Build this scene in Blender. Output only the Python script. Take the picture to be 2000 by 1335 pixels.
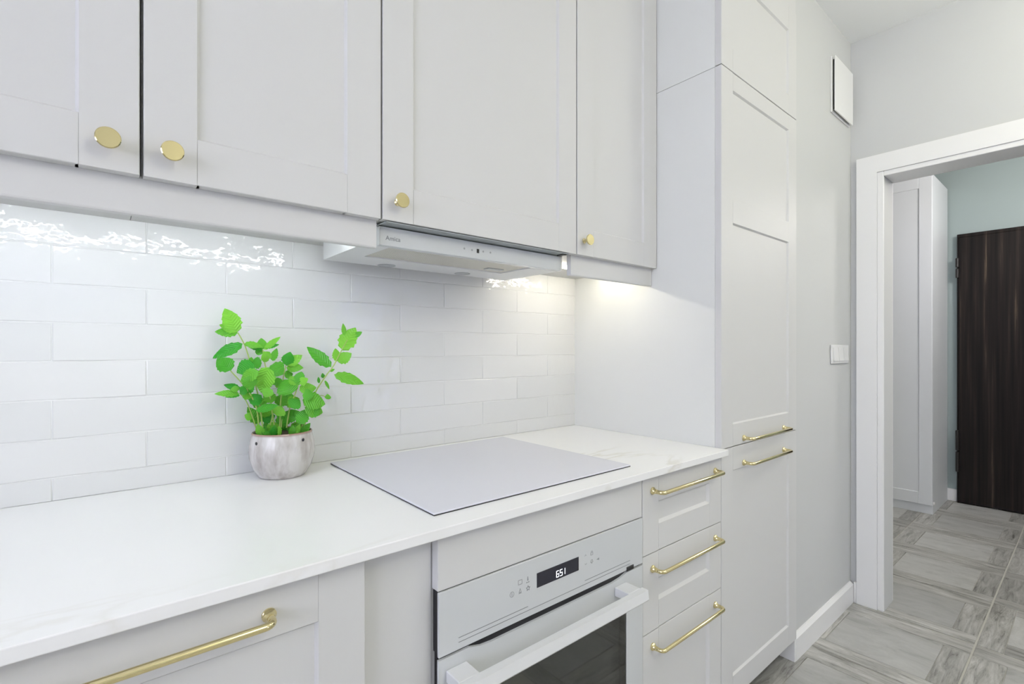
import bpy, bmesh, math, random
from mathutils import Vector, Matrix, Euler
random.seed(7)
C = bpy.context.scene.collection
SC = bpy.context.scene
for o in list(bpy.data.objects): bpy.data.objects.remove(o)

# ------------------------------------------------------------------ camera
F, VP, HOR = 960.0, 2145.0, 680.0
PSI = math.atan(F/(VP-1000)); SP, CP = math.sin(PSI), math.cos(PSI)
CY, CZ = -1.332, 1.181
cam = bpy.data.cameras.new('camera'); co = bpy.data.objects.new('camera', cam); C.objects.link(co)
cam.sensor_width = 36; cam.lens = F/2000*36; cam.shift_y = 12.5/2000; cam.clip_start = .02
co.location = (0, CY, CZ); co.rotation_euler = (math.pi/2, 0, -PSI)
SC.camera = co
SC.view_settings.view_transform = 'Standard'; SC.view_settings.look = 'None'
SC.view_settings.gamma = 1; SC.view_settings.use_curve_mapping = False
SC.view_settings.exposure = 0.03

# ------------------------------------------------------------------ light
W = bpy.data.worlds.new('sky'); SC.world = W; W.use_nodes = True
W.node_tree.nodes['Background'].inputs[0].default_value = (.60, .75, 1.0, 1)
W.node_tree.nodes['Background'].inputs[1].default_value = .15
def area(name, loc, rot, sx, sy, power, col, spread=180):
    l = bpy.data.lights.new(name, 'AREA'); l.shape = 'RECTANGLE'; l.size = sx; l.size_y = sy
    l.energy = power; l.color = col; l.spread = math.radians(spread)
    o = bpy.data.objects.new(name, l); C.objects.link(o); o.location = loc; o.rotation_euler = rot
    return o
PI = math.pi
# daylight just outside the two windows (left wall, wall behind the camera)
area('window_daylight_left', (-2.02, -1.75, 1.60), (0, -PI/2, 0), 1.30, 1.70, 57, (.80, .815, 1.0))
area('window_daylight_front', (2.02, -3.55, 1.0), (PI/2, 0, 0), .56, 1.65, 10, (.60, .66, 1.0))
# added point lights with no visible lamp: two brighten the kitchen, one the hall
def fill_light(name, loc, power, col, r=.14):
    l = bpy.data.lights.new(name, 'POINT'); l.energy = power; l.color = col; l.shadow_soft_size = r
    o = bpy.data.objects.new(name, l); C.objects.link(o); o.location = loc
fill_light('kitchen_fill_light', (1.0, -2.5, 2.28), 28, (1.0, .97, .74), .25)
fill_light('doorway_fill_light', (2.15, -1.75, 2.36), 10.3, (1.0, .985, .80), .12)  # added to brighten the end wall, ceiling and top cabinet
fill_light('hall_fill_light', (3.9, -1.5, 2.2), 34, (1.0, .95, .92))

# ------------------------------------------------------------------ materials
def mat(name, col, rough=.5, metal=0, coat=0, spec=.5, var=.0, vscale=3, bump=0, bscale=20, bdist=.001):
    m = bpy.data.materials.new(name); m.use_nodes = True
    nt = m.node_tree; b = nt.nodes['Principled BSDF']
    b.inputs['Base Color'].default_value = (*col, 1); b.inputs['Roughness'].default_value = rough
    b.inputs['Metallic'].default_value = metal; b.inputs['Coat Weight'].default_value = coat
    b.inputs['Specular IOR Level'].default_value = spec
    tc = nt.nodes.new('ShaderNodeTexCoord')
    if var or bump == 0:
        n = nt.nodes.new('ShaderNodeTexNoise'); n.inputs['Scale'].default_value = vscale
        n.inputs['Detail'].default_value = 3
        nt.links.new(tc.outputs['Object'], n.inputs['Vector'])
        mx = nt.nodes.new('ShaderNodeMix'); mx.data_type = 'RGBA'
        k = max(var, .012)
        mx.inputs[6].default_value = (*[c*(1-k) for c in col], 1); mx.inputs[7].default_value = (*[min(1, c*(1+k)) for c in col], 1)
        nt.links.new(n.outputs['Fac'], mx.inputs[0]); nt.links.new(mx.outputs[2], b.inputs['Base Color'])
    if bump:
        n2 = nt.nodes.new('ShaderNodeTexNoise'); n2.inputs['Scale'].default_value = bscale
        nt.links.new(tc.outputs['Object'], n2.inputs['Vector'])
        bp = nt.nodes.new('ShaderNodeBump'); bp.inputs['Strength'].default_value = bump; bp.inputs['Distance'].default_value = bdist
        nt.links.new(n2.outputs['Fac'], bp.inputs['Height']); nt.links.new(bp.outputs['Normal'], b.inputs['Normal'])
    return m
def emit(name, col, s):
    m = bpy.data.materials.new(name); m.use_nodes = True; b = m.node_tree.nodes['Principled BSDF']
    b.inputs['Base Color'].default_value = (.8, .8, .8, 1)
    b.inputs['Emission Color'].default_value = (*col, 1); b.inputs['Emission Strength'].default_value = s
    return m
M = {}
M['cab'] = mat('cabinet_paint', (.666, .666, .664), .52, spec=.28)
M['panel'] = mat('melamine_panel', (.775, .785, .765), .5, spec=.35)
M['carcass'] = mat('carcass_board', (.60, .60, .59), .6)
M['wall'] = mat('wall_paint', (.640, .648, .648), .8, spec=.2, var=.015, bump=0)
M['ceil'] = mat('ceiling_paint', (.90, .91, .90), .9, spec=.1)
M['teal'] = mat('teal_wall_paint', (.40, .475, .47), .8, spec=.2)
M['trim'] = mat('white_trim', (.87, .87, .87), .35)
M['brass'] = mat('polished_brass', (.80, .70, .40), .10, metal=1)
M['hood'] = mat('hood_white_enamel', (.74, .75, .76), .35)
M['strip'] = mat('hood_strip_glass', (.60, .62, .635), .2)
M['hoodgrey'] = mat('hood_grey_strip', (.33, .36, .37), .45)
M['oven'] = mat('white_oven_glass', (.62, .64, .655), .06, spec=.5)
M['hob'] = mat('white_hob_glass', (.71, .715, .79), .05, spec=.45)
M['black'] = mat('black_plastic', (.012, .012, .016), .35)
M['display'] = mat('display_glass', (.022, .022, .035), .08)
M['print'] = mat('grey_print', (.22, .23, .25), .6)
M['printlight'] = mat('pale_grey_print', (.33, .34, .36), .6)
M['digit'] = emit('display_digits', (.85, .9, 1), 1.3)
M['cavity'] = mat('oven_cavity_enamel', (.72, .745, .70), .3)
M['chrome'] = mat('chrome_wire', (.75, .75, .75), .2, metal=1)
M['grout'] = mat('grout', (.74, .75, .75), .9, spec=.1)
M['soil'] = mat('soil', (.05, .035, .02), .95, var=.5, vscale=60, bump=.6, bscale=80, bdist=.004)
M['stem'] = mat('mint_stem', (.36, .50, .13), .5, var=.25, vscale=25)
M['plinth'] = mat('dark_plinth', (.10, .10, .10), .7)
M['lens'] = mat('lamp_lens', (.42, .44, .45), .3)
M['switch'] = mat('switch_plastic', (.80, .80, .80), .3)
M['hinge'] = mat('black_hinge', (.02, .018, .017), .3)
M['led'] = emit('led_strip_light', (.92, .97, .98), 25)
M['ledwarm'] = emit('led_strip_warm_light', (1, .93, .77), 33)
M['outside'] = mat('hall_white', (.83, .86, .89), .4)

def nodes(m):
    m.use_nodes = True; nt = m.node_tree
    return nt, nt.nodes['Principled BSDF'], nt.nodes.new, nt.links.new
# glazed wall tile: rippled, very glossy
m = bpy.data.materials.new('glazed_tile'); nt, b, N, L = nodes(m); M['tile'] = m
b.inputs['Roughness'].default_value = .5; b.inputs['Specular IOR Level'].default_value = 0; b.inputs['Coat Weight'].default_value = 1; b.inputs['Coat Roughness'].default_value = .03
tc = N('ShaderNodeTexCoord'); oi = N('ShaderNodeObjectInfo'); mp = N('ShaderNodeVectorMath'); mp.operation = 'ADD'
sc = N('ShaderNodeMath'); sc.operation = 'MULTIPLY'; sc.inputs[1].default_value = 37
cb = N('ShaderNodeCombineXYZ')
L(oi.outputs['Random'], sc.inputs[0])
for i in range(3): L(sc.outputs[0], cb.inputs[i])
L(tc.outputs['Object'], mp.inputs[0]); L(cb.outputs[0], mp.inputs[1])
n = N('ShaderNodeTexNoise'); n.inputs['Scale'].default_value = 24; n.inputs['Detail'].default_value = 2.5; n.inputs['Roughness'].default_value = .5
L(mp.outputs[0], n.inputs['Vector'])
bp = N('ShaderNodeBump'); bp.inputs['Strength'].default_value = .8; bp.inputs['Distance'].default_value = .0045
L(n.outputs['Fac'], bp.inputs['Height']); L(bp.outputs['Normal'], b.inputs['Coat Normal'])
mx = N('ShaderNodeMix'); mx.data_type = 'RGBA'; L(oi.outputs['Random'], mx.inputs[0])
mx.inputs[6].default_value = (.70, .708, .71, 1); mx.inputs[7].default_value = (.735, .74, .74, 1); L(mx.outputs[2], b.inputs['Base Color'])
# worktop: white stone with faint veins
m = bpy.data.materials.new('veined_white_stone'); nt, b, N, L = nodes(m); M['stone'] = m
b.inputs['Roughness'].default_value = .22
tc = N('ShaderNodeTexCoord'); mp = N('ShaderNodeMapping'); mp.inputs['Rotation'].default_value = (0, 0, .35); mp.inputs['Scale'].default_value = (1, 2.6, 1)
L(tc.outputs['Object'], mp.inputs['Vector'])
n = N('ShaderNodeTexNoise'); n.inputs['Scale'].default_value = 2.0; n.inputs['Detail'].default_value = 7; n.inputs['Distortion'].default_value = .7
L(mp.outputs[0], n.inputs['Vector'])
s1 = N('ShaderNodeMath'); s1.operation = 'SUBTRACT'; s1.inputs[1].default_value = .5; L(n.outputs['Fac'], s1.inputs[0])
s2 = N('ShaderNodeMath'); s2.operation = 'ABSOLUTE'; L(s1.outputs[0], s2.inputs[0])
cr = N('ShaderNodeValToRGB'); cr.color_ramp.elements[0].position = 0; cr.color_ramp.elements[0].color = (.76, .745, .70, 1)
cr.color_ramp.elements[1].position = .018; cr.color_ramp.elements[1].color = (.885, .89, .895, 1)
L(s2.outputs[0], cr.inputs[0])
n3 = N('ShaderNodeTexNoise'); n3.inputs['Scale'].default_value = 1.7; L(tc.outputs['Object'], n3.inputs['Vector'])
cr3 = N('ShaderNodeValToRGB'); cr3.color_ramp.elements[0].position = .45; cr3.color_ramp.elements[1].position = .62; L(n3.outputs['Fac'], cr3.inputs[0])
mx = N('ShaderNodeMix'); mx.data_type = 'RGBA'; L(cr3.outputs[0], mx.inputs[0]); mx.inputs[6].default_value = (.885, .89, .895, 1); L(cr.outputs[0], mx.inputs[7])
L(mx.outputs[2], b.inputs['Base Color'])
# floor pieces: cement-look panel and weathered wood plank (grain along local X)
def floor_mat(name, c0, c1, c2, sx, sy, wood):
    m = bpy.data.materials.new(name); nt, b, N, L = nodes(m); b.inputs['Roughness'].default_value = .38
    tc = N('ShaderNodeTexCoord'); oi = N('ShaderNodeObjectInfo')
    sc = N('ShaderNodeMath'); sc.operation = 'MULTIPLY'; sc.inputs[1].default_value = 61; L(oi.outputs['Random'], sc.inputs[0])
    cb = N('ShaderNodeCombineXYZ'); L(sc.outputs[0], cb.inputs[0]); L(sc.outputs[0], cb.inputs[1]); L(sc.outputs[0], cb.inputs[2])
    ad = N('ShaderNodeVectorMath'); ad.operation = 'ADD'; L(tc.outputs['Object'], ad.inputs[0]); L(cb.outputs[0], ad.inputs[1])
    mp = N('ShaderNodeMapping'); mp.inputs['Scale'].default_value = (sx, sy, 1); L(ad.outputs[0], mp.inputs['Vector'])
    n = N('ShaderNodeTexNoise'); n.inputs['Scale'].default_value = 7; n.inputs['Detail'].default_value = 12; n.inputs['Roughness'].default_value = .74
    n.inputs['Distortion'].default_value = .6; L(mp.outputs[0], n.inputs['Vector'])
    cr = N('ShaderNodeValToRGB'); e = cr.color_ramp.elements
    e[0].position = .30; e[0].color = (*c0, 1); e[1].position = .66; e[1].color = (*c2, 1)
    k = e.new(.46); k.color = (*c1, 1)
    L(n.outputs['Fac'], cr.inputs[0])
    hs = N('ShaderNodeHueSaturation'); L(cr.outputs[0], hs.inputs['Color'])
    mr = N('ShaderNodeMapRange'); mr.inputs[3].default_value = .80; mr.inputs[4].default_value = 1.10; L(oi.outputs['Random'], mr.inputs[0]); L(mr.outputs[0], hs.inputs['Value'])
    L(hs.outputs[0], b.inputs['Base Color'])
    bp = N('ShaderNodeBump'); bp.inputs['Strength'].default_value = .35; bp.inputs['Distance'].default_value = .002
    L(n.outputs['Fac'], bp.inputs['Height']); L(bp.outputs['Normal'], b.inputs['Normal'])
    return m
M['floor_panel'] = floor_mat('cement_look_panel', (.33, .33, .31), (.47, .47, .45), (.56, .56, .54), .8, 1.8, False)
M['floor_plank'] = floor_mat('weathered_plank', (.085, .08, .07), (.36, .355, .33), (.60, .595, .57), .8, 6, True)
M['floor_joint'] = mat('floor_joint', (.54, .53, .48), .8)
# dark striped wood for the entry door
m = bpy.data.materials.new('dark_striped_veneer'); nt, b, N, L = nodes(m); M['darkwood'] = m
b.inputs['Roughness'].default_value = .55; b.inputs['Specular IOR Level'].default_value = .2
tc = N('ShaderNodeTexCoord'); mp = N('ShaderNodeMapping'); mp.inputs['Scale'].default_value = (1, 14, .35); L(tc.outputs['Object'], mp.inputs['Vector'])
n = N('ShaderNodeTexNoise'); n.inputs['Scale'].default_value = 2.2; n.inputs['Detail'].default_value = 6; n.inputs['Roughness'].default_value = .6; L(mp.outputs[0], n.inputs['Vector'])
cr = N('ShaderNodeValToRGB'); e = cr.color_ramp.elements
e[0].position = .30; e[0].color = (.004, .0035, .004, 1); e[1].position = .76; e[1].color = (.20, .145, .10, 1)
k = e.new(.52); k.color = (.016, .012, .011, 1); k = e.new(.63); k.color = (.030, .023, .019, 1)
L(n.outputs['Fac'], cr.inputs[0]); L(cr.outputs[0], b.inputs['Base Color'])
# hood grease filter: fine diagonal mesh
m = bpy.data.materials.new('filter_mesh'); nt, b, N, L = nodes(m); M['filter'] = m
b.inputs['Metallic'].default_value = .4; b.inputs['Roughness'].default_value = .45
tc = N('ShaderNodeTexCoord'); mp = N('ShaderNodeMapping'); mp.inputs['Rotation'].default_value = (0, 0, PI/4); mp.inputs['Scale'].default_value = (330, 330, 330)
L(tc.outputs['Object'], mp.inputs['Vector'])
ck = N('ShaderNodeTexChecker'); ck.inputs['Scale'].default_value = 1.0
ck.inputs['Color1'].default_value = (.84, .82, .75, 1); ck.inputs['Color2'].default_value = (.36, .35, .31, 1)
L(mp.outputs[0], ck.inputs['Vector']); L(ck.outputs['Color'], b.inputs['Base Color'])
# speckled reactive glaze of the pot: grey-white body, brown at the rim
m = bpy.data.materials.new('reactive_glaze'); nt, b, N, L = nodes(m); M['pot'] = m
b.inputs['Roughness'].default_value = .16
tc = N('ShaderNodeTexCoord'); sx = N('ShaderNodeSeparateXYZ'); L(tc.outputs['Object'], sx.inputs[0])
mp = N('ShaderNodeMapping'); mp.inputs['Scale'].default_value = (1, 1, .35); L(tc.outputs['Object'], mp.inputs['Vector'])
n = N('ShaderNodeTexNoise'); n.inputs['Scale'].default_value = 45; n.inputs['Detail'].default_value = 4; L(mp.outputs[0], n.inputs['Vector'])
cr = N('ShaderNodeValToRGB'); e = cr.color_ramp.elements
e[0].position = .3; e[0].color = (.40, .365, .345, 1); e[1].position = .58; e[1].color = (.62, .605, .595, 1)
L(n.outputs['Fac'], cr.inputs[0])
zr = N('ShaderNodeMapRange'); zr.inputs[1].default_value = .0985; zr.inputs[2].default_value = .1045; L(sx.outputs[2], zr.inputs[0])
mx = N('ShaderNodeMix'); mx.data_type = 'RGBA'; L(zr.outputs[0], mx.inputs[0]); L(cr.outputs[0], mx.inputs[6]); mx.inputs[7].default_value = (.33, .20, .15, 1)
L(mx.outputs[2], b.inputs['Base Color'])
# leaf
def leaf_mat(name, c0, c1):
    m = bpy.data.materials.new(name); nt, b, N, L = nodes(m)
    b.inputs['Roughness'].default_value = .38; b.inputs['Specular IOR Level'].default_value = .45
    tc = N('ShaderNodeTexCoord'); oi = N('ShaderNodeObjectInfo')
    sp = N('ShaderNodeSeparateXYZ'); L(tc.outputs['Object'], sp.inputs[0])
    ab = N('ShaderNodeMath'); ab.operation = 'ABSOLUTE'; L(sp.outputs[0], ab.inputs[0])
    ml = N('ShaderNodeMath'); ml.operation = 'MULTIPLY_ADD'; ml.inputs[1].default_value = -.7; L(ab.outputs[0], ml.inputs[0]); L(sp.outputs[1], ml.inputs[2])
    wv = N('ShaderNodeMath'); wv.operation = 'MULTIPLY'; wv.inputs[1].default_value = 60; L(ml.outputs[0], wv.inputs[0])
    sn = N('ShaderNodeMath'); sn.operation = 'SINE'; L(wv.outputs[0], sn.inputs[0])
    bp = N('ShaderNodeBump'); bp.inputs['Strength'].default_value = .35; bp.inputs['Distance'].default_value = .04; L(sn.outputs[0], bp.inputs['Height']); L(bp.outputs['Normal'], b.inputs['Normal'])
    mx = N('ShaderNodeMix'); mx.data_type = 'RGBA'; L(oi.outputs['Random'], mx.inputs[0]); mx.inputs[6].default_value = (*c0, 1); mx.inputs[7].default_value = (*c1, 1)
    L(mx.outputs[2], b.inputs['Base Color'])
    tr = N('ShaderNodeBsdfTranslucent'); L(mx.outputs[2], tr.inputs['Color']); ms = N('ShaderNodeMixShader'); ms.inputs[0].default_value = .22
    out = nt.nodes['Material Output']; L(b.outputs[0], ms.inputs[1]); L(tr.outputs[0], ms.inputs[2]); L(ms.outputs[0], out.inputs['Surface'])
    return m
M['leaf'] = leaf_mat('mint_leaf', (.032, .37, .02), (.25, .67, .06))
# oven window: smoked glass
m = bpy.data.materials.new('smoked_glass'); nt, b, N, L = nodes(m); M['glass'] = m
b.inputs['Base Color'].default_value = (.93, .95, .92, 1); b.inputs['Roughness'].default_value = .02; b.inputs['Transmission Weight'].default_value = 1.0; b.inputs['IOR'].default_value = 1.45
m = bpy.data.materials.new('window_glass'); nt, b, N, L = nodes(m); M['pane'] = m
b.inputs['Roughness'].default_value = .0; b.inputs['Transmission Weight'].default_value = 1.0; b.inputs['IOR'].default_value = 1.02

# ------------------------------------------------------------------ mesh helpers
def new(): return bmesh.new()
def box(bm, x0, x1, y0, y1, z0, z1, bev=0, seg=1):
    r = bmesh.ops.create_cube(bm, size=1)
    vs = r['verts']
    for v in vs:
        v.co = Vector(((x0+x1)/2+v.co.x*(x1-x0), (y0+y1)/2+v.co.y*(y1-y0), (z0+z1)/2+v.co.z*(z1-z0)))
    if bev:
        es = list({e for v in vs for e in v.link_edges})
        bmesh.ops.bevel(bm, geom=es, offset=bev, segments=seg, affect='EDGES', profile=.5)
    return bm
def prism(bm, pts, axis, a0, a1):
    """extrude the closed 2-D outline pts along axis 'x','y' or 'z' from a0 to a1"""
    def P(p, a):
        if axis == 'x': return (a, p[0], p[1])
        if axis == 'y': return (p[0], a, p[1])
        return (p[0], p[1], a)
    A = [bm.verts.new(P(p, a0)) for p in pts]; B = [bm.verts.new(P(p, a1)) for p in pts]
    n = len(pts)
    for i in range(n): bm.faces.new((A[i], A[(i+1) % n], B[(i+1) % n], B[i]))
    bm.faces.new(A[::-1]); bm.faces.new(B)
    bmesh.ops.recalc_face_normals(bm, faces=bm.faces)
    return bm
def tube(bm, pts, rad, n=12, caps=True):
    pts = [Vector(p) for p in pts]; rings = []
    rads = rad if isinstance(rad, (list, tuple)) else [rad]*len(pts)
    up = None
    for i, p in enumerate(pts):
        t = (pts[min(i+1, len(pts)-1)]-pts[max(i-1, 0)]).normalized()
        if up is None:
            up = Vector((0, 0, 1)) if abs(t.z) < .9 else Vector((1, 0, 0))
        s = t.cross(up).normalized(); up = s.cross(t).normalized()
        rings.append([bm.verts.new(p+(s*math.cos(2*PI*k/n)+up*math.sin(2*PI*k/n))*rads[i]) for k in range(n)])
    for a, b2 in zip(rings, rings[1:]):
        for k in range(n): bm.faces.new((a[k], a[(k+1) % n], b2[(k+1) % n], b2[k]))
    if caps: bm.faces.new(rings[0][::-1]); bm.faces.new(rings[-1])
    bmesh.ops.recalc_face_normals(bm, faces=bm.faces)
    return bm
def lathe(bm, prof, n=32, T=None, cap0=True, cap1=True):
    """prof = [(r, h)] turned about local Z, then moved by matrix T"""
    T = T or Matrix()
    R = [[bm.verts.new(T @ Vector((r*math.cos(2*PI*k/n), r*math.sin(2*PI*k/n), h))) for k in range(n)] for r, h in prof]
    for a, b2 in zip(R, R[1:]):
        for k in range(n): bm.faces.new((a[k], a[(k+1) % n], b2[(k+1) % n], b2[k]))
    if cap0: bm.faces.new(R[0][::-1])
    if cap1: bm.faces.new(R[-1])
    bmesh.ops.recalc_face_normals(bm, faces=bm.faces)
    return bm
def obj(name, bm, m, parent=None, smooth=False, loc=None):
    me = bpy.data.meshes.new(name); bm.to_mesh(me); bm.free(); me.materials.append(m)
    if smooth:
        me.shade_smooth()
        try: me.set_sharp_from_angle(angle=math.radians(35))
        except Exception: pass
    o = bpy.data.objects.new(name, me); C.objects.link(o)
    if parent:
        o.parent = parent
        if parent.type == 'EMPTY': o.location = -parent.location
    if loc is not None: o.location = loc
    return o
def thing(name, label, cat, loc, group=None):
    o = bpy.data.objects.new(name, None); o.empty_display_size = .05; C.objects.link(o); o.location = loc
    o['label'] = label; o['category'] = cat
    if group: o['group'] = group
    return o
def tag(o, label, cat, group=None):
    o['label'] = label; o['category'] = cat
    if group: o['group'] = group
    return o
def struct(name, bm, m, parent=None):
    o = obj(name, bm, m, parent)
    o['kind'] = 'structure'; return o

# ------------------------------------------------------------------ measured planes
XT = 1.434            # side of the tall unit
YU = -.380            # face of the wall-cabinet doors
YB = -.603            # face of base and tall doors
YW = -.585            # boxed-out wall past the tall unit
XE = 2.702            # end wall
ZC = .880             # worktop
ZCEIL = 2.610
XL, YF = -1.90, -3.40 # left wall, wall behind the camera
XH = 5.080            # far wall of the hall

# ------------------------------------------------------------------ structure
b = new(); box(b, XL-.1, XT+.6, -.0062, .12, 0, ZCEIL); wb = struct('wall_back', b, M['grout'])
b = new(); box(b, 2.012, XE+.14, YW, .12, 0, ZCEIL); struct('wall_boxed', b, M['wall'])
# end wall with the door opening y -.715 .. -1.55, z 0 .. 1.975
DY0, DY1, DZ = -.714, -1.60, 1.980
b = new(); box(b, XE, XE+.14, DY0, YW-.0005, 0, ZCEIL); box(b, XE, XE+.14, DY1, DY0, DZ, ZCEIL); box(b, XE, XE+.14, YF, DY1, 0, ZCEIL)
struct('wall_right', b, M['wall'])
# left wall with window opening
b = new()
wy0, wy1, wz0, wz1 = -2.65, -.85, .92, 2.30
box(b, XL-.1, XL, YF, wy0, 0, ZCEIL); box(b, XL-.1, XL, wy1, 0, 0, ZCEIL); box(b, XL-.1, XL, wy0, wy1, 0, wz0); box(b, XL-.1, XL, wy0, wy1, wz1, ZCEIL)
struct('wall_left', b, M['wall'])
# front wall (behind the camera) with a narrow window opening
fx0, fx1, fz0, fz1 = 1.74, 2.30, .10, 1.85
b = new(); box(b, XL-.1, fx0, YF-.1, YF, 0, ZCEIL); box(b, fx1, XE+.14, YF-.1, YF, 0, ZCEIL); box(b, fx0, fx1, YF-.1, YF, 0, fz0); box(b, fx0, fx1, YF-.1, YF, fz1, ZCEIL)
struct('wall_front', b, M['wall'])
b = new(); box(b, XL-.1, XH+.1, YF-.1, 1.6, ZCEIL, ZCEIL+.1); struct('ceiling', b, M['ceil'])
# windows
b = new()
for y in (wy0, (wy0+wy1)/2-.03, wy1-.06): box(b, XL-.08, XL-.02, y, y+.06, wz0, wz1)
box(b, XL-.08, XL-.02, wy0, wy1, wz0, wz0+.06); box(b, XL-.08, XL-.02, wy0, wy1, wz1-.06, wz1)
w1 = struct('window_1', b, M['trim']); b = new(); box(b, XL-.052, XL-.048, wy0, wy1, wz0, wz1); obj('window_pane', b, M['pane'], w1)
b = new()
for x in (fx0, fx1-.05): box(b, x, x+.05, YF-.08, YF-.02, fz0, fz1)
for z in (fz0, fz1-.05): box(b, fx0, fx1, YF-.08, YF-.02, z, z+.05)
w2 = struct('window_2', b, M['trim']); b = new(); box(b, fx0, fx1, YF-.052, YF-.048, fz0, fz1); obj('window_pane', b, M['pane'], w2)
# hall shell
b = new(); box(b, XH, XH+.1, YF, 1.6, 0, ZCEIL); struct('wall_hall_far', b, M['teal'])
b = new(); box(b, XE+.14, XH, 1.5, 1.6, 0, ZCEIL); struct('wall_hall_left', b, M['wall'])
b = new(); box(b, XE+.14, XH, YF-.1, YF, 0, ZCEIL); struct('wall_hall_right', b, M['wall'])
b = new(); box(b, XE+.04, XE+.14, .12, 1.5, 0, ZCEIL); struct('wall_hall_near', b, M['wall'])

# floor: printed stone-and-plank tiles, every panel and plank a piece
b = new(); box(b, XL-.1, XH+.1, YF-.1, 1.6, -.10, -.004); fl = struct('floor', b, M['floor_joint'])
mesh_cache = {}
def piece(name, sx, sy, mkey, cx, cy, rot, dz=0):
    """flat slab sx by sy with a chamfered top edge, shared mesh"""
    key = (name, round(sx, 4), round(sy, 4))
    if key not in mesh_cache:
        bm = new(); c = .0012
        lo = [(-sx/2, -sy/2), (sx/2, -sy/2), (sx/2, sy/2), (-sx/2, sy/2)]
        a = [bm.verts.new((x, y, -.0045)) for x, y in lo]
        d = [bm.verts.new((x, y, -c)) for x, y in lo]
        t = [bm.verts.new((x-math.copysign(c, x), y-math.copysign(c, y), 0)) for x, y in lo]
        for p, q in ((a, d), (d, t)):
            for i in range(4): bm.faces.new((p[i], p[(i+1) % 4], q[(i+1) % 4], q[i]))
        bm.faces.new(t); bmesh.ops.recalc_face_normals(bm, faces=bm.faces)
        me = bpy.data.meshes.new(name); bm.to_mesh(me); bm.free(); me.materials.append(M[mkey]); mesh_cache[key] = me
    o = bpy.data.objects.new(name, mesh_cache[key]); C.objects.link(o); o.parent = fl
    o.location = (cx, cy, dz); o.rotation_euler = (0, 0, rot)
    return o
G = .0012
TS = .4985
for i in range(9):
    for j in range(5):
        x0 = 1.180 + .5*i - (.005 if i < 3 else 0); ytop = -.5185 + .4985*(1-j); y0 = ytop - TS   # tile spans x0..x0+.5, y0..ytop
        if x0 > 5.06: continue
        if ytop > -.1 and x0 < 2.85: continue
        turn = (j, i) in ((3, 4), (2, 3), (3, 2), (1, 0), (2, 5), (4, 4)) and j != 1
        w = .5
        def put(kind, mk, u0, u1, v0, v1, along_u):
            # u measured from the tile's low-x side, v from its high-y side
            if turn: u0, u1, v0, v1 = v0, v1, u0, u1
            ax = x0 + (u0+u1)/2; ay = ytop - (v0+v1)/2
            lx, ly = u1-u0-2*G, v1-v0-2*G
            al = along_u != turn
            if al: piece(kind, lx, ly, mk, ax, ay, 0, random.uniform(-.0004, .0004))
            else: piece(kind, ly, lx, mk, ax, ay, PI/2, random.uniform(-.0004, .0004))
        put('floor_plank', 'floor_plank', .002, .080, .002, .496, False)
        put('floor_plank', 'floor_plank', .402, .498, .002, .496, False)
        put('floor_plank', 'floor_plank', .080, .402, .002, .098, True)
        put('floor_plank', 'floor_plank', .080, .402, .418, .496, True)
        put('floor_panel', 'floor_panel', .080, .402, .098, .418, False)

# wall tiles: 302 x 76.5 running bond, children of the back wall
tile_meshes = []
for k in range(5):
    bm = new(); nx, nz = 12, 4; w, h, e = .3005, .0754, .0014
    rr = random.Random(k+3); ph = [rr.uniform(0, 6) for _ in range(4)]
    g = [[None]*(nz+1) for _ in range(nx+1)]
    tx = rr.uniform(-.0005, .0005)
    for i in range(nx+1):
        for j in range(nz+1):
            fx, fz = i/nx, j/nz
            dx = min(fx, 1-fx)*w; dz = min(fz, 1-fz)*h
            y = -.0075 - .0006*math.sin(fx*6+ph[0])*math.sin(fz*4+ph[1]) - tx*(fz-.5)
            ex = w/2*(1-2*fx); 
            x = -w/2+fx*w; z = -h/2+fz*h
            if i in (0, nx) or j in (0, nz): y += .0011
            if i in (0, nx): x += 0
            # wobbling outline
            if j in (0, nz): z += .0005*math.sin(fx*9+ph[2]+j)
            g[i][j] = bm.verts.new((x, y, z))
    # squeeze the second ring outwards so that only the rim rolls off
    for i in range(nx+1):
        for j in range(nz+1):
            v = g[i][j]
            if j == 1: v.co.z = g[i][0].co.z + e
            if j == nz-1: v.co.z = g[i][nz].co.z - e
            if i == 1: v.co.x = -w/2 + e
            if i == nx-1: v.co.x = w/2 - e
    for i in range(nx):
        for j in range(nz): bm.faces.new((g[i][j], g[i+1][j], g[i+1][j+1], g[i][j+1]))
    # skirt to the wall
    ring = [g[i][0] for i in range(nx+1)]+[g[nx][j] for j in range(1, nz+1)]+[g[i][nz] for i in range(nx-1, -1, -1)]+[g[0][j] for j in range(nz-1, 0, -1)]
    bk = [bm.verts.new((v.co.x, 0, v.co.z)) for v in ring]
    for i in range(len(ring)): bm.faces.new((ring[i], bk[i], bk[(i+1) % len(ring)], ring[(i+1) % len(ring)]))
    bmesh.ops.recalc_face_normals(bm, faces=bm.faces)
    me = bpy.data.meshes.new('tile'); bm.to_mesh(me); bm.free(); me.materials.append(M['tile']); me.shade_smooth(); me.set_sharp_from_angle(angle=math.radians(25)); tile_meshes.append(me)
PZ = .0768
rows = [(.925+PZ*k) for k in range(-1, 7)]
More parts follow.
